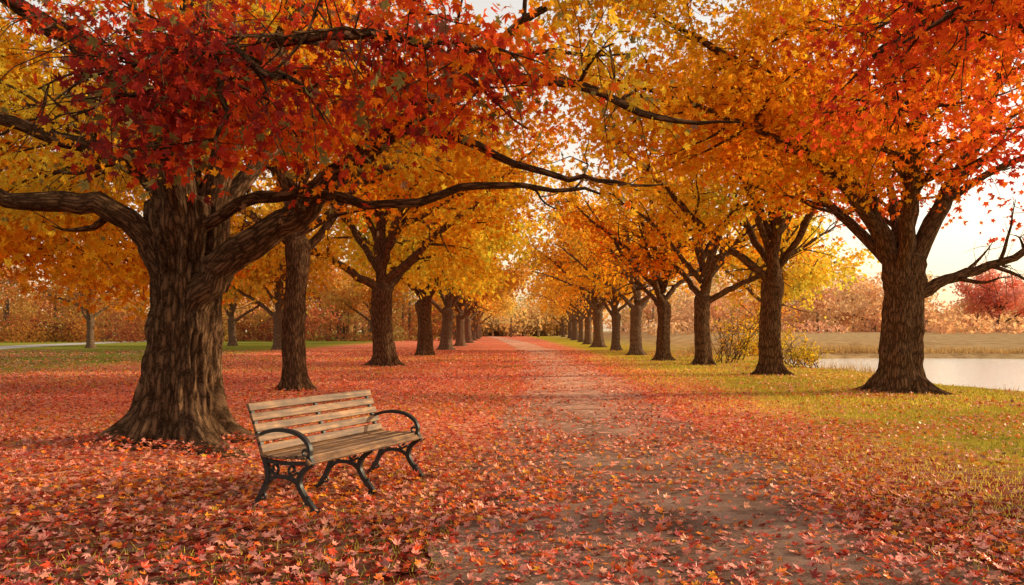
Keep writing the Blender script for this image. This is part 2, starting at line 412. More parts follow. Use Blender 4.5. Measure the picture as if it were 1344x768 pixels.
B9=[([(-15.8,20.5,2.6),(-14.2,20,3.6),(-12.4,19.4,4.2),(-10.8,18.8,4.1),(-9.4,18.3,3.5)],.2),
 ([(-15.8,20.5,2.8),(-14,18.6,4.0),(-12.2,17,4.6),(-10.6,15.8,4.4),(-9.6,15.0,3.8)],.18),
 ([(-15.8,20.5,2.8),(-14.6,17.6,3.9),(-13.4,15.4,4.2),(-12.2,13.8,3.7)],.16),
 ([(-15.8,20.5,3.0),(-14.3,21,5.0),(-12.2,21.2,6.4),(-10,21.4,7.2),(-8.4,21.4,7.4)],.2),
 ([(-15.8,20.5,3.0),(-14.6,19.6,5.4),(-13.2,18.6,7.3),(-11.2,17.8,8.6)],.2),
 ([(-15.8,20.5,3.0),(-15.6,20.6,5.4),(-15.2,20.4,8),(-15,20.2,11)],.3),
 ([(-14.2,20,3.6),(-12.6,21.6,3.9),(-11.2,23,4.0),(-9.8,24,3.6)],.12),
 ([(-13.2,18.6,7.3),(-11.6,16.6,7.4),(-10.2,15,7.0)],.1),
 ([(-15.8,20.5,2.8),(-17.5,19,4.2),(-19.5,18,5.4)],.18),
 ([(-15.8,20.5,3.0),(-15,23,4.8),(-13.8,25.4,6.2)],.18)]
put_tree('broad maple with bright orange drooping crown at the lawn edge',
 99,(-15.8,20.5),H=12,rt=.5,fork=3.0,limbs=B9,leader=False,nsub=10,ntw=5,leaves_per=13,leafR=.135,lod=1,
 tfun=tf(.56,.10,.06),zcut=lambda C:C[:,2]>1.9+.35*fn(C,.8,1),flare=.35,k=30,ridge=.1,dropz=.9,sig=.34,vis=lambda C,r:C[:,0]>-18)
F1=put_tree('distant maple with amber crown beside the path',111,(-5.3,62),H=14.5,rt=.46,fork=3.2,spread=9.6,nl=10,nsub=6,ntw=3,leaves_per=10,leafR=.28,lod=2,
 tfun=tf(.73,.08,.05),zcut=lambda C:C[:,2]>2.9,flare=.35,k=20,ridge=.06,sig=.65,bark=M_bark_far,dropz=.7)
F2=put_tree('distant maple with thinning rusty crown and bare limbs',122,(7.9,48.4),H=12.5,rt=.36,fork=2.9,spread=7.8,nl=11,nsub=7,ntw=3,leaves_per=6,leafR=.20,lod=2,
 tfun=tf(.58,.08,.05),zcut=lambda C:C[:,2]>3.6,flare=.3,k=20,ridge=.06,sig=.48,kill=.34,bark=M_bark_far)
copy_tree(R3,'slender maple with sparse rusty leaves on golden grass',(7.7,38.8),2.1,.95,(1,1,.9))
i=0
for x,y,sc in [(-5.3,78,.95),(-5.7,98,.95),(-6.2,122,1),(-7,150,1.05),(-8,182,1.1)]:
    i+=1; copy_tree(F1,'distant maple with hazy golden crown beside the path',(x,y),i*1.7,sc,[(1.0,1,1.5),(1,.85,1.8),(1,1.0,2.5)][i%3])  # blue raised in the crown tints as painted haze
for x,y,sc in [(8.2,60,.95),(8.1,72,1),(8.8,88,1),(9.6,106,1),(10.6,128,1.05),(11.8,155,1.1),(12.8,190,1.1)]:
    i+=1; copy_tree([F2,F1,F2][i%3],'distant maple with hazy rusty crown by the path',(x,y),i*2.3,sc,[(1.0,1,1.5),(1.0,.9,1.6),(1,1,2.2)][i%3])  # these tints also put distance haze into the leaf colour
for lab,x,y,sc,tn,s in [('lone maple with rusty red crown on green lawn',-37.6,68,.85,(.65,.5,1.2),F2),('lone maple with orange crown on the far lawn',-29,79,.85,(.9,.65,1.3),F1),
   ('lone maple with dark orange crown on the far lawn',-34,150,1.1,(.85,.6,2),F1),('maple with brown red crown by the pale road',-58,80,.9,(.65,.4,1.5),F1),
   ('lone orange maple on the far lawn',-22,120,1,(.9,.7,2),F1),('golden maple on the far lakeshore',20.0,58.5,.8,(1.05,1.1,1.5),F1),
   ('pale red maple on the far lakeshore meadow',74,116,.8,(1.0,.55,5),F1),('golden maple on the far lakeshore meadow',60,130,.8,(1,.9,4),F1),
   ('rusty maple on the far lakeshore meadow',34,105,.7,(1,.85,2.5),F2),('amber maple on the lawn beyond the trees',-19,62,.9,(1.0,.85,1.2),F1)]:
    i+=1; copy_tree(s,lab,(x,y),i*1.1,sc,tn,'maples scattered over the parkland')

def shrub(seed,label,loc,h,t0,n=2600,lod=2,R=.07,name='shrub',tint=(1,1,1),spr=.5):
    r=rs(seed); tb=Tubes(); an=[]
    for i in range(18):
        az=r.uniform(0,6.28); d=(math.cos(az)*spr,math.sin(az)*spr,1)
        p,q=grow(r,(r.normal(0,.3),r.normal(0,.3),-.05),d,h*r.uniform(.45,1.25),.018,.005,7,.25,.02); tb.tube(p,q,5)
        for a in p[2:]: an.append(a)
        for j in range(5):
            pp,qq=grow(r,p[r.randint(2,6)],(r.normal(),r.normal(),.9),h*.35,.008,.003,4,.3); tb.tube(pp,qq,3)
            for a in pp: an.append(a)
    an=np.array(an); C=an[r.randint(0,len(an),n)]+r.normal(0,.10,(n,3)); C=C[C[:,2]>.1]; n=len(C)
    C=C[fn(C+seed,1.6,1)+r.normal(0,.3,n)>-.2]; n=len(C)
    T=r.normal(0,1,(n,3)); Nn=r.normal(0,1,(n,3)); Nn[:,2]+=.5
    col=pal(np.clip(t0+.06*fn(C+seed,1.2,0)+r.normal(0,.05,n),0,1))*r.uniform(.5,1.1,(n,1))*np.array(tint)
    lv=leaf_arrays(C,T,Nn,R*r.uniform(.6,1.3,n),col,lod,r)
    e=bpy.data.objects.new(name,None); COL.objects.link(e); e.location=loc
    e['label']=label; e['category']='shrub'; e['group']='shrubs by the lake shore'
    obj('stem',tb.mesh('stem',M_bark),e); obj('crown',make_mesh('crown',lv[0],lv[1],col=lv[2],mat=M_leaf),e)
shrub(1,'yellow leaved shrub on the lake shore grass',(12.0,31.5,0),1.2,.74,800,tint=(.9,.85,.8),spr=.9)
shrub(2,'yellow green shrub at the water edge',(13.2,36.5,-.05),1.5,.76,800,tint=(.9,.85,.8),spr=.9)
shrub(3,'golden shrub beside the lake shore',(11.6,39,0),2.4,.70,1200,tint=(.9,.9,.8),spr=.6)
shrub(4,'nearly bare many stemmed orange shrub on the grass',(9.9,35.6,0),2.8,.55,300)
shrub(5,'yellow shrub at the end of the lake',(17,49.5,0),2.4,.72,2400,tint=(.95,.9,1),spr=.7)
shrub(6,'low golden shrub on the reedy bank',(14.6,46,-.1),1.6,.70,1400,tint=(.95,.85,.9),spr=.8)

def foliage_mass(name,seed,pts,rad,n,R,t0,ta,haze,label,cat,kind='stuff',hz=(0.66,.43,.24),trunks=None,tint=(1,1,1),toff=None):
    r=rs(seed); pts=np.array(pts,float); rad=np.array(rad,float)
    w=rad[:,0]*rad[:,2]; w=w/w.sum(); idx=r.choice(len(pts),n,p=w)
    d=norm(r.normal(size=(n,3))); rr=r.uniform(.3,1.1,(n,1))**.6
    C=pts[idx]+d*rad[idx]*rr*(1+.15*fn(d*3+pts[idx],1,1))[:,None]
    ok=C[:,2]>.05; C=C[ok]; idx=idx[ok]; n=len(C)
    tj=r.normal(0,ta,len(pts)); br=r.uniform(.6,1.1,len(pts))
    t=t0+tj[idx]+.05*fn(C,.3,0)+r.normal(0,.03,n)
    if toff is not None: t=t+toff(C)
    t=np.clip(t,0.02,.97)
    col=pal(t)*r.uniform(.85,1.05,(n,1))*np.array(tint)*br[idx][:,None]; col=col*(1-haze)+np.array(hz)*haze  # distance haze is painted: haze colour blended into the foliage colour
    lv=leaf_arrays(C,r.normal(0,1,(n,3)),r.normal(0,1,(n,3))+np.array([0,0,.5]),R*r.uniform(.6,1.3,n),col,2,r)
    V=[lv[0]];F=[lv[1]];K=[lv[2]];nn=len(lv[0])
    if trunks is not None:
        for (x,y,z,rt) in trunks:
            b=np.array([[x-rt,y,-.1],[x+rt,y,-.1],[x+rt*.6,y,z],[x-rt*.6,y,z],[x,y-rt,-.1],[x,y+rt,-.1],[x,y+rt*.6,z],[x,y-rt*.6,z]])
            V.append(b); F.append(np.array([[0,1,2],[0,2,3],[4,5,6],[4,6,7]])+nn); nn+=8
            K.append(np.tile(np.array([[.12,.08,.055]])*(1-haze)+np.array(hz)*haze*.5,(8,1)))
    m=make_mesh(name,np.concatenate(V),np.concatenate(F),col=np.concatenate(K),mat=M_leaf)
    return obj(name,m,kind=kind,label=label,category=cat)
r=rs(8)
pts=[];rad=[]
for k_ in range(90):
    x=r.uniform(-120,-30); y=90+ (x+110)*.25+r.uniform(-4,10); h=r.uniform(1.2,3.0)
    pts.append((x,y,h*.5)); rad.append((r.uniform(1.5,3.5),r.uniform(1,2),h))
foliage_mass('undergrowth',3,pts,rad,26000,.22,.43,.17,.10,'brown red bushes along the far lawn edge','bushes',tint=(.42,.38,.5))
pts=[];rad=[];trk=[]
for k_ in range(120):
    x=r.uniform(-150,-10); y=r.uniform(120,170)
    h=r.choice([6,10,15])*r.uniform(.8,1.2); w=r.uniform(2.5,6); trk.append((x,y,h*.6,r.uniform(.2,.4)))
    for q in range(4): pts.append((x+r.normal(0,w*.4),y+r.normal(0,w*.4),h*r.uniform(.3,.75))); rad.append((w*r.uniform(.4,.8),w*.7,h*r.uniform(.15,.28)))
for k_ in range(50):
    x=r.uniform(-110,-12); y=r.uniform(112,125); h=r.uniform(1.0,2.6); pts.append((x,y,h*.4)); rad.append((r.uniform(2,5),2,h*.7))
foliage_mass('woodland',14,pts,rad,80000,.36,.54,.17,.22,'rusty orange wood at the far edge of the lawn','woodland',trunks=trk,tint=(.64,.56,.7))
pts=[];rad=[];trk=[]
for k_ in range(440):
    a=r.uniform(A(-62),A(58)); D=r.uniform(175,290)
    if a>A(8): D=r.uniform(160,240)
    if k_>350: a=r.uniform(A(-6),A(5)); D=r.uniform(225,260)
    x=math.sin(a)*D; y=math.cos(a)*D
    if abs(x+4)<3.5 and y<215: continue
    h=r.uniform(8,15); w=r.uniform(3.5,7)
    if a>A(20): h*=.62
    trk.append((x,y,h*.6,r.uniform(.25,.5)))
    for q in range(3):
        pts.append((x+r.normal(0,w*.4),y+r.normal(0,w*.4),h*r.uniform(.25,.72))); rad.append((w*r.uniform(.5,.8),w*.7,h*r.uniform(.2,.33)))
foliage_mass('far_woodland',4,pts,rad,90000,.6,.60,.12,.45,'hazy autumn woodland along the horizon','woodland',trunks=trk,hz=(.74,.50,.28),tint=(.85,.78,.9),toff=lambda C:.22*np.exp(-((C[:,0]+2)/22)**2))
r=rs(21); pts=[];rad=[];trk=[]
for k_ in range(70):
    x=r.uniform(22,150); y=r.uniform(108,160)
    h=r.choice([6,8,11])*r.uniform(.8,1.15); w=r.uniform(2.2,4.5); trk.append((x,y,h*.6+1,r.uniform(.15,.3)))
    for q in range(4): pts.append((x+r.normal(0,w*.4),y+r.normal(0,w*.4),1.2+h*r.uniform(.25,.75))); rad.append((w*r.uniform(.5,.9),w*.7,h*r.uniform(.16,.28)))
for k_ in range(40):
    x=r.uniform(16,150); y=r.uniform(98,112); h=r.uniform(1.0,2.2); pts.append((x,y,1.2+h*.4)); rad.append((r.uniform(2,6),2,h*.7))
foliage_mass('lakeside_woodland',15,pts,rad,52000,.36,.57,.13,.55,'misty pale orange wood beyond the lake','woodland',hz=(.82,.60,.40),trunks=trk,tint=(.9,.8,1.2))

# ================================================================ GROUND
def lake_in(x,y):
    xl=12.6+np.clip(y-38,0,20)*.30+.35*np.sin(y*.5)+.2*np.sin(y*1.3+1)
    return np.minimum(np.minimum(x-xl,51.5+.6*np.sin(x*.3)-y),np.minimum(y+50,170-x))
def hgt(x,y):
    li=lake_in(x,y)
    h=-1.0*sstep(li/3.2)
    far=sstep((y-52)/20)*sstep((x-11)/12)*.55+sstep((y-60)/60)*sstep((x-9)/20)*.9
    return h+far*(li<0)
xs=np.concatenate([np.linspace(-2500,-120,14)[:-1],np.arange(-120,-10,2.0),np.arange(-10,60,.5),np.arange(60,180,3),np.linspace(180,2500,14)])
ys=np.concatenate([np.linspace(-400,-60,6)[:-1],np.arange(-60,0,3.0),np.arange(0,60,.5),np.arange(60,200,3),np.linspace(200,3500,16)])
X,Y=np.meshgrid(xs,ys); Z=hgt(X,Y)
nx=len(xs); ny=len(ys)
I=(np.arange(ny-1)[:,None]*nx+np.arange(nx-1)[None]).ravel()
GF=np.stack([I,I+1,I+nx+1,I+nx],-1)
m,nt,ns,ln=newmat('lawn_with_leaves')
out=N(ns,'ShaderNodeOutputMaterial'); p=N(ns,'ShaderNodeBsdfDiffuse',Roughness=.9)
g=N(ns,'ShaderNodeNewGeometry'); pos=g.outputs['Position']
sx=N(ns,'ShaderNodeSeparateXYZ'); ln.new(pos,sx.inputs[0]); gx,gy=sx.outputs[0],sx.outputs[1]
def noise(sc,det=3.0,ro=.55):
    n=N(ns,'ShaderNodeTexNoise',Scale=sc,Detail=det,Roughness=ro); ln.new(pos,n.inputs['Vector']); return n.outputs['Fac']
nb=noise(.22,4.0); nm=noise(1.1,4.0,.65); nf=noise(28.0,4.0,.7)
grass=ramp(ns,[(.3,(.18,.16,.02)),(.5,(.48,.36,.038)),(.72,(.80,.54,.07))]); ln.new(math_(ns,ln,'ADD',math_(ns,ln,'MULTIPLY',nf,.5),math_(ns,ln,'MULTIPLY',nm,.5)),grass.inputs['Fac'])
ggreen=ramp(ns,[(.3,(.10,.10,.016)),(.7,(.27,.25,.04))]); ln.new(nf,ggreen.inputs['Fac'])
gm=math_(ns,ln,'MULTIPLY',math_(ns,ln,'SUBTRACT',-12.0,gx),.09,True)
gc=mixc(ns,ln,gm,grass.outputs['Color'],ggreen.outputs['Color'])
tan_=ramp(ns,[(.35,(.34,.20,.09)),(.5,(.52,.33,.15)),(.65,(.66,.44,.22))]); ln.new(nm,tan_.inputs['Fac'])
fb=math_(ns,ln,'MULTIPLY',math_(ns,ln,'MULTIPLY',math_(ns,ln,'SUBTRACT',gx,9.0),.12,True),math_(ns,ln,'MULTIPLY',math_(ns,ln,'SUBTRACT',gy,46.0),.2,True))
gc=mixc(ns,ln,fb,gc,tan_.outputs['Color'])
vo=N(ns,'ShaderNodeTexVoronoi',Scale=14.0); ln.new(pos,vo.inputs['Vector'])
sc_=N(ns,'ShaderNodeSeparateColor'); ln.new(vo.outputs['Color'],sc_.inputs[0])
lc=ramp(ns,[(0,(.28,.03,.022)),(.2,(.66,.08,.05)),(.45,(.84,.19,.09)),(.65,(.88,.31,.14)),(.85,(.92,.48,.28)),(1,(.78,.23,.15))]); ln.new(sc_.outputs[0],lc.inputs['Fac'])
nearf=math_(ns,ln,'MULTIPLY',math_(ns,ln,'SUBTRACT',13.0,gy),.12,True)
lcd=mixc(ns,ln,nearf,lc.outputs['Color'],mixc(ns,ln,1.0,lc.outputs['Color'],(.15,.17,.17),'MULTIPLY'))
edge=math_(ns,ln,'MULTIPLY',math_(ns,ln,'SUBTRACT',gx,3.0),.25,True)
farl=math_(ns,ln,'MULTIPLY',math_(ns,ln,'SUBTRACT',-13.0,gx),.10,True)
cov=math_(ns,ln,'SUBTRACT',1.05,math_(ns,ln,'ADD',math_(ns,ln,'MULTIPLY',edge,.74),math_(ns,ln,'MULTIPLY',farl,.9)))
nn=math_(ns,ln,'ADD',math_(ns,ln,'MULTIPLY',nb,.35),math_(ns,ln,'ADD',math_(ns,ln,'MULTIPLY',nm,.35),math_(ns,ln,'MULTIPLY',sc_.outputs[1],.3)))
mk=math_(ns,ln,'MULTIPLY',math_(ns,ln,'SUBTRACT',cov,nn),6.0,True)
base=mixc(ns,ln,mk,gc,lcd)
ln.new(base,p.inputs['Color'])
bh=math_(ns,ln,'ADD',math_(ns,ln,'MULTIPLY',sc_.outputs[2],.6),math_(ns,ln,'MULTIPLY',nf,1.0))
b=N(ns,'ShaderNodeBump',Strength=.4,Distance=.02); ln.new(bh,b.inputs['Height']); ln.new(b.outputs[0],p.inputs['Normal'])
ln.new(p.outputs[0],out.inputs['Surface'])
obj('ground',make_mesh('ground',np.stack([X,Y,Z],-1).reshape(-1,3),GF,smooth=True,mat=m),kind='structure',label='park lawn covered with fallen autumn leaves',category='ground')

m,nt,ns,ln=newmat('lake_water')
out=N(ns,'ShaderNodeOutputMaterial'); p=N(ns,'ShaderNodeBsdfPrincipled',Roughness=.12); p.inputs['Base Color'].default_value=(.78,.70,.60,1)
p.inputs['Specular IOR Level'].default_value=1.0
g=N(ns,'ShaderNodeNewGeometry'); mp=N(ns,'ShaderNodeMapping'); mp.inputs['Scale'].default_value=(1.2,3.0,1); ln.new(g.outputs['Position'],mp.inputs['Vector'])
n=N(ns,'ShaderNodeTexNoise',Scale=2.2,Detail=3.0); ln.new(mp.outputs[0],n.inputs['Vector'])
b=N(ns,'ShaderNodeBump',Strength=.5,Distance=.06); ln.new(n.outputs['Fac'],b.inputs['Height']); ln.new(b.outputs[0],p.inputs['Normal'])
ln.new(p.outputs[0],out.inputs['Surface'])
obj('water',make_mesh('water',[(9,-55,-.3),(175,-55,-.3),(175,55,-.3),(9,55,-.3)],[[0,1,2,3]],mat=m),kind='structure',label='calm pale lake reflecting the bright sky',category='lake')

PC=np.array([(-6,1.3),(0,1.2),(4.5,1.15),(9,1.25),(13,1.4),(22,1.8),(34,2.05),(48,2.1),(60,1.95),(80,1.4),(100,.6),(140,-1.2),(200,-4.5),(320,-14)])
def pcx(y): return np.interp(y,PC[:,0],PC[:,1])
yy=np.concatenate([np.arange(-6,40,.1),np.arange(40,320,2.0)])
q_=np.stack([yy,yy*0,yy*0],-1)
r=rs(2); wob1=.22*fn(q_,1.3,0)+.12*fn(q_,5,1); wob2=.22*fn(q_,1.4,2)+.12*fn(q_,5.5,0)
cx=pcx(yy); w=np.interp(yy,[0,10,25],[1.7,1.6,1.4])
cols=[]
for f in np.linspace(-1,1,7):
    wx=cx+f*w+(wob1 if f==-1 else wob2 if f==1 else 0)
    cols.append(np.stack([wx,yy,.008+.012*(1-f*f)+0*yy],-1))
PV=np.stack(cols,1); n_=len(yy)
I=(np.arange(n_-1)[:,None]*7+np.arange(6)[None]).ravel()
m,nt,ns,ln=newmat('worn_asphalt_path')
out=N(ns,'ShaderNodeOutputMaterial'); p=N(ns,'ShaderNodeBsdfDiffuse',Roughness=.85)
g=N(ns,'ShaderNodeNewGeometry'); pos=g.outputs['Position']
n1=N(ns,'ShaderNodeTexNoise',Scale=1.3,Detail=6.0,Roughness=.65); ln.new(pos,n1.inputs['Vector'])
n2=N(ns,'ShaderNodeTexNoise',Scale=60.0,Detail=3.0,Roughness=.7); ln.new(pos,n2.inputs['Vector'])
c1=ramp(ns,[(.32,(.13,.068,.046)),(.5,(.27,.155,.105)),(.7,(.42,.26,.185))]); ln.new(n1.outputs['Fac'],c1.inputs['Fac'])
c2=ramp(ns,[(.3,(.5,.5,.5)),(.7,(1.45,1.4,1.35))]); ln.new(n2.outputs['Fac'],c2.inputs['Fac'])
c=mixc(ns,ln,1.0,c1.outputs['Color'],c2.outputs['Color'],'MULTIPLY')
sx=N(ns,'ShaderNodeSeparateXYZ'); ln.new(pos,sx.inputs[0])
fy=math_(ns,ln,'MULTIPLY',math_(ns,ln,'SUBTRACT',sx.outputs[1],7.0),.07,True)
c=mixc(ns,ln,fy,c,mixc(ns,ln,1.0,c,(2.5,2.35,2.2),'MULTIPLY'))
v2=N(ns,'ShaderNodeTexVoronoi',Scale=13.0); ln.new(pos,v2.inputs['Vector'])
s2=N(ns,'ShaderNodeSeparateColor'); ln.new(v2.outputs['Color'],s2.inputs[0])
l2=ramp(ns,[(0,(.66,.18,.12)),(.4,(.84,.36,.24)),(.7,(.86,.48,.32)),(1,(.86,.54,.42))]); ln.new(s2.outputs[0],l2.inputs['Fac'])
cv=math_(ns,ln,'MULTIPLY',fy,.34)
mk=math_(ns,ln,'GREATER_THAN',cv,s2.outputs[1])
c=mixc(ns,ln,mk,c,l2.outputs['Color'])
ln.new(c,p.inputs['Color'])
b=N(ns,'ShaderNodeBump',Strength=.6,Distance=.008); ln.new(n2.outputs['Fac'],b.inputs['Height']); ln.new(b.outputs[0],p.inputs['Normal'])
ln.new(p.outputs[0],out.inputs['Surface'])
obj('path',make_mesh('path',PV.reshape(-1,3),np.stack([I,I+1,I+8,I+7],-1),smooth=True,mat=m),kind='structure',label='worn brown park path strewn with leaves',category='path')
rd=np.array([(-36,40),(-42,55),(-48,72),(-53,95),(-58,125),(-70,180),(-100,300)],float)
rp,_=smooth_path(np.c_[rd,np.full(len(rd),.012)],np.ones(len(rd)),6)
tn=norm(np.gradient(rp,axis=0)); sd=np.stack([tn[:,1],-tn[:,0],0*tn[:,0]],-1)
RV=np.stack([rp-sd*2.6,rp+sd*2.6],1).reshape(-1,3); k_=np.arange(len(rp)-1)*2
m,nt,ns,ln=newmat('pale_concrete_road'); out=N(ns,'ShaderNodeOutputMaterial'); p=N(ns,'ShaderNodeBsdfPrincipled',Roughness=.9)
n1=N(ns,'ShaderNodeTexNoise',Scale=.8,Detail=4.0); c1=ramp(ns,[(.3,(.34,.29,.25)),(.7,(.5,.44,.38))]); ln.new(n1.outputs['Fac'],c1.inputs['Fac']); ln.new(c1.outputs['Color'],p.inputs['Base Color']); ln.new(p.outputs[0],out.inputs['Surface'])
obj('road',make_mesh('road',RV,np.stack([k_,k_+1,k_+3,k_+2],-1),mat=m),kind='structure',label='pale concrete road crossing the lawn',category='road')

# fallen leaves
def scatter(r,n,d0,d1,knee,pw,wide=.82):
    ds=np.linspace(d0,d1,4000); pdf=(ds*wide*2+3)*np.minimum(1,(knee/ds)**pw); cdf=np.cumsum(pdf); cdf/=cdf[-1]
    d=np.interp(r.rand(n),cdf,ds)
    x=r.uniform(-1,1,n)*(wide*d+1.5)
    return x,d
r=rs(77)
x,y=scatter(r,245000,2.4,60,8.5,1.35)
P3=np.stack([x,y,0*x],-1)
big=fn(P3,.7,0); med=fn(P3,2.2,1)
d=np.ones(len(x))
ctr=np.exp(-((x-(pcx(y)+.35*np.clip((12-y)/8,0,1)))/1.0)**2)
d-=np.clip(ctr,0,1)*np.clip(.56+.02*y,.60,.84)
d-=.5*np.exp(-(((x+.45)/.55)**2+((y-7.4)/1.3)**2))
d-=.22*np.clip((6.8-y)/2,0,1)*(x<.5)
rt_=np.clip((x-2.9)/3,0,1); d-=.68*rt_*np.clip((y-2.5)/6,.25,1)
d-=np.clip((-x-12)/14,0,.7)
d+=.26*big+.26*med
keep=(r.rand(len(x))<d)&(lake_in(x,y)<-.2)
x=x[keep];y=y[keep];n=len(x)
P3=np.stack([x,y,0*x],-1)
onp=np.abs(x-pcx(y))<1.7
z=.020+.03*r.rand(n)**2*(~onp)+onp*.012
dt=np.hypot(x+4.46,y-10.35); z+=.14*np.exp(-((dt-1.0)/.45)**2)*r.rand(n)
C=np.stack([x,y,z],-1)
Nn=r.normal(0,.42,(n,3)); Nn[:,2]=1
T=r.normal(0,1,(n,3)); T[:,2]*=.25
Sz=r.uniform(.022,.056,n)*(1+np.clip((y-12)/40,0,1)*.9)
t=.265+.09*fn(P3,.35,0)+r.normal(0,.10,n)+.15*np.clip((x-2.5)/5,0,1)+.09*np.clip((y-12)/20,0,1)
col=pal(np.clip(t,.06,.74))
pale=r.rand(n)<.50
pk=r.uniform(.7,1.15,(n,1))
col=np.where(pale[:,None],col*.42+np.array([.58,.27,.21])*pk,col)
brown=r.rand(n)<.08; col=np.where(brown[:,None],np.array([.24,.10,.05]),col)
col=np.clip(col*r.uniform(.65,1.15,(n,1)),0,.95)
near=y<11
for nm_,sel,lod in (('near',near,0),('rest',~near,1)):
    lv=leaf_arrays(C[sel],T[sel],Nn[sel],Sz[sel],col[sel],lod,r,.3)
    if nm_=='near': a0=lv
    else:
        V=np.concatenate([a0[0],lv[0]]);F=np.concatenate([a0[1],lv[1]+len(a0[0])]);K=np.concatenate([a0[2],lv[2]])
V[:,2]=np.maximum(V[:,2],.012)
obj('fallen_leaves',make_mesh('fallen_leaves',V,F,col=K,mat=M_litter),kind='stuff',label='red orange and pink maple leaves scattered on the ground',category='leaves')
# grass blades
r=rs(78)
x,y=scatter(r,150000,2.2,45,8,1.4)
P3=np.stack([x,y,0*x],-1)
off=np.abs(x-pcx(y))
g=np.where(x>pcx(y)+1.6+.5*fn(P3,1.1,2),np.clip((x-2.3)/2.2,.15,.95),.25+.4*np.clip(fn(P3,.8,1),-.5,1)+.5*np.clip((7-y)/3,0,1))
g=np.where(x<-11,.5,g)
ok=(r.rand(len(x))<g)&(off>1.6)&(lake_in(x,y)<0)
x=x[ok];y=y[ok];n=len(x)
z0=hgt(x,y)
h=r.uniform(.025,.06,n)*(1+np.clip((y-10)/30,0,1)); w_=.0035*(1+np.clip(y/9,0,4)); az=r.uniform(0,6.28,n)
lx=r.normal(0,.4,n)*h; ly=r.normal(0,.4,n)*h
a=np.stack([x-w_*np.cos(az),y-w_*np.sin(az),z0],-1); b_=np.stack([x+w_*np.cos(az),y+w_*np.sin(az),z0],-1); c_=np.stack([x+lx,y+ly,z0+h],-1)
V=np.stack([a,b_,c_],1).reshape(-1,3)
mixg=np.clip(.5+.35*fn(np.stack([x,y,0*x],-1),.5,0)+r.normal(0,.25,n)+.15*(x>2)-.35*(x<0),0,1)[:,None]
col=np.array([.18,.19,.03])*(1-mixg)+np.array([.80,.60,.10])*mixg
obj('grass',make_mesh('grass',V,np.arange(3*n).reshape(-1,3),col=np.repeat(col,3,axis=0),mat=M_grass),kind='stuff',label='short golden green grass between fallen leaves',category='grass')
r=rs(79); n=110000
x=r.uniform(11,75,n); y=r.uniform(12,57,n); li=lake_in(x,y)
ok=(((li>-1.0)&(li<.9)&(y<50)&(fn(np.stack([x,y,0*x],-1),.45,1)>.3-.25*(y>36)))|((y>50.5)&(li<.3)&(li>-5)))
x=x[ok];y=y[ok];n=len(x); z0=hgt(x,y)
h=r.uniform(.2,.6,n)*np.where(y>36,.85,.5)*(1+.4*fn(np.stack([x,y,0*x],-1),.6,0)); az=r.uniform(0,6.28,n); w_=.012+.02*(y>45)
lx=r.normal(0,.25,n)*h; ly=r.normal(0,.25,n)*h
V=np.stack([np.stack([x-w_*np.cos(az),y-w_*np.sin(az),z0],-1),np.stack([x+w_*np.cos(az),y+w_*np.sin(az),z0],-1),np.stack([x+lx,y+ly,z0+h],-1)],1).reshape(-1,3)
mixg=r.rand(n)[:,None]; col=np.array([.32,.19,.07])*(1-mixg)+np.array([.62,.41,.17])*mixg
obj('shore_reeds',make_mesh('shore_reeds',V,np.arange(3*n).reshape(-1,3),col=np.repeat(col,3,axis=0),mat=M_grass),kind='stuff',label='dry golden reeds along the lake shore',category='reeds')

# ================================================================ BENCH
m,nt,ns,ln=newmat('weathered_wood'); M_wood=m
out=N(ns,'ShaderNodeOutputMaterial'); p=N(ns,'ShaderNodeBsdfPrincipled',Roughness=.6)
tc=N(ns,'ShaderNodeTexCoord'); mp=N(ns,'ShaderNodeMapping'); mp.inputs['Scale'].default_value=(2.2,38,38); ln.new(tc.outputs['Object'],mp.inputs['Vector'])
n1=N(ns,'ShaderNodeTexNoise',Scale=1.0,Detail=5.0,Roughness=.65,Distortion=.6); ln.new(mp.outputs[0],n1.inputs['Vector'])
n2=N(ns,'ShaderNodeTexNoise',Scale=5.0,Detail=3.0); ln.new(tc.outputs['Object'],n2.inputs['Vector'])
c1=ramp(ns,[(.3,(.04,.017,.008)),(.5,(.19,.088,.034)),(.72,(.42,.22,.085))]); ln.new(n1.outputs['Fac'],c1.inputs['Fac'])
c2=ramp(ns,[(.35,(.45,.42,.40)),(.65,(1.1,1.08,1.05))]); ln.new(n2.outputs['Fac'],c2.inputs['Fac'])
ln.new(mixc(ns,ln,1.0,c1.outputs['Color'],c2.outputs['Color'],'MULTIPLY'),p.inputs['Base Color'])
b=N(ns,'ShaderNodeBump',Strength=.6,Distance=.005); ln.new(n1.outputs['Fac'],b.inputs['Height']); ln.new(b.outputs[0],p.inputs['Normal'])
ln.new(p.outputs[0],out.inputs['Surface'])
m,nt,ns,ln=newmat('black_cast_iron'); M_iron=m
out=N(ns,'ShaderNodeOutputMaterial'); p=N(ns,'ShaderNodeBsdfPrincipled',Roughness=.42); p.inputs['Metallic'].default_value=.3
n1=N(ns,'ShaderNodeTexNoise',Scale=30.0,Detail=4.0); c1=ramp(ns,[(.35,(.012,.013,.013)),(.62,(.03,.03,.028)),(.78,(.07,.045,.03))]); ln.new(n1.outputs['Fac'],c1.inputs['Fac']); ln.new(c1.outputs['Color'],p.inputs['Base Color'])
b=N(ns,'ShaderNodeBump',Strength=.3,Distance=.003); ln.new(n1.outputs['Fac'],b.inputs['Height']); ln.new(b.outputs[0],p.inputs['Normal'])
ln.new(p.outputs[0],out.inputs['Surface'])
bench=bpy.data.objects.new('park_bench',None); COL.objects.link(bench)
bench.location=(-2.17,6.52,.012); bench.rotation_euler=(0,0,math.atan2(.905,.425))
bench['label']='weathered wooden slat bench with curved black cast iron frame'; bench['category']='bench'
LB=1.70
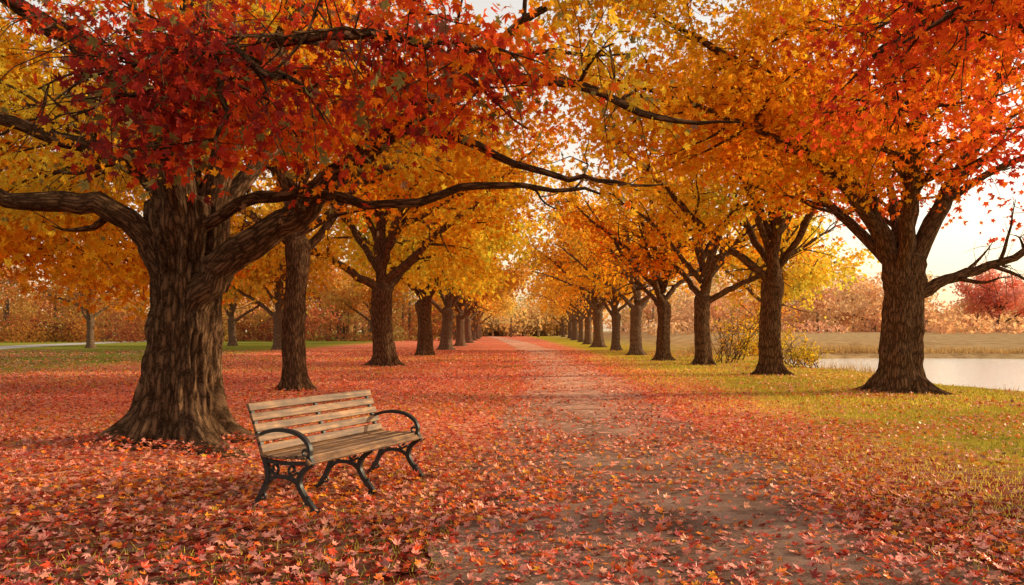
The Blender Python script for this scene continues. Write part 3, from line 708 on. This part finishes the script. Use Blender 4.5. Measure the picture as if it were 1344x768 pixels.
def slab(V,F,x0,x1,c,ang,w,t):
    n=len(V); d=np.array([math.cos(ang),math.sin(ang)]); e=np.array([-d[1],d[0]])
    for xx in (x0,x1):
        for a,b_ in ((-1,-1),(1,-1),(1,1),(-1,1)):
            q=np.array(c)+d*a*w/2+e*b_*t/2
            V.append((xx,-q[0],q[1]))
    F+= [[n,n+1,n+2,n+3],[n+7,n+6,n+5,n+4]]+[[n+i,n+4+i,n+4+(i+1)%4,n+(i+1)%4] for i in range(4)]
def part(name,V,F,mat,bev,**kw):
    me=make_mesh(name,V,F,mat=mat); o=obj(name,me,bench,**kw)
    import bmesh
    bm=bmesh.new(); bm.from_mesh(me); bmesh.ops.recalc_face_normals(bm,faces=bm.faces); bm.to_mesh(me); bm.free()
    md=o.modifiers.new('bevel','BEVEL'); md.width=bev; md.segments=2; md.limit_method='ANGLE'; md.angle_limit=math.radians(50)
    return o
V=[];F=[]
seat=[(.085,.405,-.10),(.185,.398,-.03),(.285,.400,.04),(.385,.408,.06),(.485,.410,-.02)]
for v,z,a in seat: slab(V,F,-.03,LB+.03,(v,z+.03),a,.082,.030)
slab(V,F,-.03,LB+.03,(.552,.408),-.75,.055,.028)
part('seat',V,F,M_wood,.006)
V=[];F=[]
ba=math.radians(90)+math.atan(.40)
for i_ in range(5):
    s=.48+i_*.087; slab(V,F,-.03,LB+.03,(.052-(s-.42)*.40+.024,s+.008),ba,.070,.028)
part('backrest',V,F,M_wood,.006)
def bar(V,F,path,wd,th,x0):
    P=np.array([(a,b_,0) for a,b_ in path],float); P,R=smooth_path(P,np.array(wd) if hasattr(wd,'__len__') else np.full(len(path),wd),6)
    P=P[:,:2]; T=norm(np.gradient(P,axis=0)); Nn=np.stack([-T[:,1],T[:,0]],-1); n0=len(V)
    for i in range(len(P)):
        for a,xx in ((-1,-th/2),(1,-th/2),(1,th/2),(-1,th/2)):
            q=P[i]+Nn[i]*a*R[i]/2; V.append((x0+xx,-q[0],q[1]))
    n=len(P)
    for i in range(n-1):
        for j in range(4): F.append([n0+i*4+j,n0+i*4+(j+1)%4,n0+i*4+4+(j+1)%4,n0+i*4+4+j])
    F.append([n0,n0+1,n0+2,n0+3]); k=n0+(n-1)*4; F.append([k+3,k+2,k+1,k])
def curl(V,F,c,r0,a0,turn,x0,wd=.015,th=.024):
    pts=[]
    for q in range(9):
        f=q/8; a=a0+turn*f; rr_=r0*(1-.72*f); pts.append((c[0]+rr_*math.cos(a),c[1]+rr_*math.sin(a)))
    bar(V,F,pts,wd,th,x0)
for x0,arm in ((.02,True),(LB/2,False),(LB-.02,True)):
    V=[];F=[]
    bar(V,F,[(-.035,.0),(-.015,.05),(.045,.14),(.09,.24),(.078,.34),(.045,.42),(.008,.52),(-.05,.68),(-.11,.83),(-.13,.862)],[.055,.042,.042,.046,.046,.044,.034,.030,.028,.03],.038,x0)
    bar(V,F,[(.585,.0),(.555,.045),(.47,.13),(.425,.22),(.46,.31),(.545,.375),(.575,.40)],[.055,.042,.042,.046,.042,.038,.03],.038,x0)
    bar(V,F,[(.04,.392),(.17,.380),(.32,.378),(.45,.388),(.57,.385)],.030,.032,x0)
    bar(V,F,[(.08,.19),(.15,.245),(.255,.262),(.36,.245),(.44,.19)],.032,.032,x0)
    bar(V,F,[(.10,.31),(.17,.275),(.255,.264),(.34,.275),(.42,.31)],.020,.026,x0)
    curl(V,F,(.165,.325),.047,-1.6,6.5,x0); curl(V,F,(.355,.325),.047,-1.6,-6.5,x0)
    curl(V,F,(.028,.075),.044,2.0,-5.5,x0,.014,.022); curl(V,F,(.522,.075),.044,1.2,5.5,x0,.014,.022)
    slab(V,F,x0-.03,x0+.03,(-.04,.008),0,.09,.02); slab(V,F,x0-.03,x0+.03,(.59,.008),0,.09,.02)
    part('leg',V,F,M_iron,.003)
    if arm:
        V=[];F=[]
        bar(V,F,[(-.02,.59),(.05,.622),(.17,.650),(.30,.652),(.42,.628),(.505,.572),(.54,.51),(.54,.45),(.565,.40)],[.024,.028,.032,.034,.034,.032,.030,.028,.028],.038,x0)
        curl(V,F,(.495,.485),.045,0.2,-6.3,x0)
        part('armrest',V,F,M_iron,.003)

# ================================================================ LIGHT
az=math.atan2(.985,.17); el=math.radians(19)
W=bpy.data.worlds.new('World'); S.world=W; W.use_nodes=True
nt=W.node_tree; ns=nt.nodes; ln=nt.links
bg=ns['Background']; sky=ns.new('ShaderNodeTexSky'); sky.sky_type='NISHITA'; sky.sun_disc=False
sky.sun_elevation=el; sky.sun_rotation=az; sky.dust_density=3.0; sky.air_density=1.0; sky.ozone_density=.4
ln.new(sky.outputs[0],bg.inputs['Color']); bg.inputs['Strength'].default_value=.13
tc=ns.new('ShaderNodeTexCoord'); sp=ns.new('ShaderNodeSeparateXYZ'); ln.new(tc.outputs['Generated'],sp.inputs[0])
hr=ramp(ns,[(0,(1,.72,.44)),(.12,(1,.80,.54)),(.35,(.90,.74,.53)),(1,(.64,.55,.43))]); ln.new(sp.outputs[2],hr.inputs['Fac'])
b2=ns.new('ShaderNodeBackground'); ln.new(hr.outputs['Color'],b2.inputs['Color']); b2.inputs['Strength'].default_value=.73
ad=ns.new('ShaderNodeAddShader'); ln.new(bg.outputs[0],ad.inputs[0]); ln.new(b2.outputs[0],ad.inputs[1])
wo=[n for n in ns if n.type=='OUTPUT_WORLD'][0]; ln.new(ad.outputs[0],wo.inputs['Surface'])
L=bpy.data.lights.new('sun','SUN'); L.energy=5; L.angle=math.radians(.6); L.color=(1,.83,.54)
so=bpy.data.objects.new('sun',L); COL.objects.link(so)
dv=Vector((math.sin(az)*math.cos(el),math.cos(az)*math.cos(el),math.sin(el)))
so.rotation_euler=dv.to_track_quat('Z','Y').to_euler()
cam=bpy.data.cameras.new('camera'); co=bpy.data.objects.new('camera',cam); COL.objects.link(co); S.camera=co
cam.sensor_width=36; cam.lens=36*1000/1344; cam.clip_end=6000; cam.shift_y=51/1344
co.location=(0,0,1.5); co.rotation_euler=(math.pi/2,0,0)
